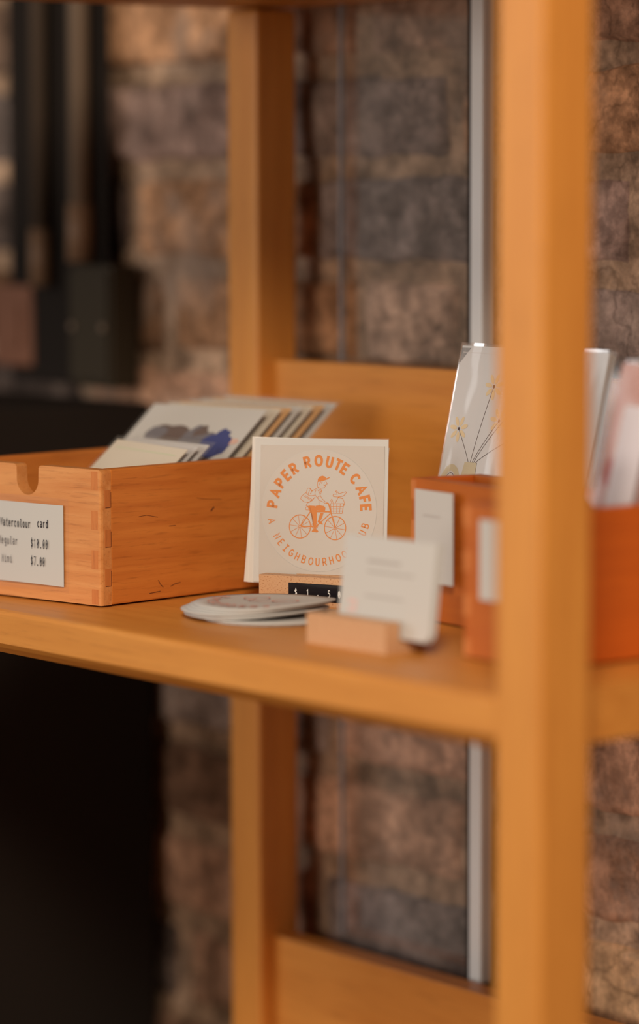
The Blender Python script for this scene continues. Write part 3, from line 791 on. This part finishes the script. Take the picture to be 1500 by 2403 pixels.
def boxed(label, ybot, zb_, ytop, ztop, x, wd, m1, m2, rz=0, art=None, left=None):
    tilt = math.atan2(ytop - ybot, ztop - zb_); h = math.hypot(ytop - ybot, ztop - zb_)
    # extend to the box floor
    k = (zb_ - .0062) / (ztop - zb_); h2 = h * (1 + k); yb = ybot - (ytop - ybot) * k
    return sleeved_card(label, (x, yb, .0062), rz, tilt, wd, h2, m1, m2, .002, 'cards in the right-hand box', art=art, left=left)
boxed('short white sleeved card at the front of the right-hand orange box', 1.2395, .0881, 1.2445, .1150, -1.4170, .051, cool_p, clear_m)
def red_dot(bm, w, h, y):
    polyfill(bm, arc(w * .33, h * .60, .0055, .009, 0, 360, 16)[:-1], y); return [mat('dusty_red_ink', (.42, .10, .09, 1), .6)]
boxed('dusty pink card with a red dot in a wide clear sleeve, right-hand orange box', 1.3008, .0807, 1.3234, .1650, -1.4167, .050, pink_p, crinkle_m, 0, red_dot, .0085)
boxed('lavender white sleeved card in front of the dusty pink card', 1.2900, .0804, 1.3080, .1420, -1.3915, .0262, lav_p, clear_m)

# ================================================================== FLOWER CARD
t = thing('card_stand', 'low wooden block stand holding up the tall flower cards behind the orange box', 'card holder', (-1.52, 1.3615, 0))
bm = bmesh.new(); prism(bm, [(0, 0), (.036, 0), (.036, .016), (.0175, .016), (.0150, .006), (.0020, .006), (.0044, .016), (0, .016)], -.075, 0, 0, 'x'); bm_obj('block', bm, block_m, t)
def flower_art(bm, w, h, y):
    def V(px, pz): return (px, h - pz)
    def flower(cx, cz, r):
        for k in range(7):
            a = k * 2 * PI / 7 + .3
            c = (cx + r * .62 * math.cos(a), cz + r * .62 * math.sin(a))
            pts = []
            for i in range(12):
                b = i * PI / 6; u, v = r * .40 * math.cos(b), r * .17 * math.sin(b)
                pts.append((c[0] + u * math.cos(a) - v * math.sin(a), c[1] + u * math.sin(a) + v * math.cos(a)))
            polyfill(bm, pts, y, 0)
        polyfill(bm, arc(cx, cz, r * .13, r * .13, 0, 360, 10)[:-1], y - 4e-6, 1)
    F_ = [(.0130, .0560), (.0395, .0275), (.0500, .0490), (.068, .035), (.085, .050)]
    base = [(.0278, .0768), (.0298, .0768), (.0315, .0768), (.0330, .0768), (.0345, .0768)]
    for (fx, fz), (bx_, bz) in zip(F_, base):
        cx, cz = fx, h - fz; flower(cx, cz, .0085)
        q0, q2 = Vector((cx, cz)), Vector((bx_, h - bz)); q1 = Vector((bx_ + (cx - bx_) * .25, (cz + q2.y) / 2 - .004))
        pts = [((1 - s) ** 2 * q0 + 2 * s * (1 - s) * q1 + s * s * q2) for s in [i / 10 for i in range(11)]]
        ribbon(bm, [(p.x, p.y) for p in pts], .00035, y - 2e-6, 2)
    polyfill(bm, [V(.0225, .090), V(.0245, .0768), V(.0360, .0768), V(.0365, .090), V(.037, .125), V(.018, .125)], y, 3)
    ribbon(bm, [V(.0360, .0768), V(.0368, .125)], .0005, y - 2e-6, 2)
    ribbon(bm, arc(.0130, h - .0945, .0080, .0135, 10, 200, 14), .0042, y - 3e-6, 3)
    ribbon(bm, arc(.0130, h - .0955, .0058, .0110, 10, 180, 14), .0004, y - 5e-6, 2)
    ribbon(bm, [V(.004, .0065), V(w - .005, .0065)], .0003, y, 4)
    return [petal_m, ink_line, ink_line, khaki_m, mat('faint_line', (.60, .56, .54, 1), .6)]
ft = math.atan2(.0195, .0825)
for k, lab in enumerate(('tall white card with line-drawn yellow flowers in a shiny clear sleeve', 'white sleeved card directly behind the flower card', 'rear sleeved card of the stack behind the flower card')):
    sleeved_card(lab, (-1.6450 - .0011 * k, 1.3662 + .0034 * k, .0066), .0, ft, .1420, .1625 - .001 * k, cool_p, crinkle_m if k == 0 else clear_m, .0022, 'tall flower cards', art=flower_art if k == 0 else None, thick=.0008)
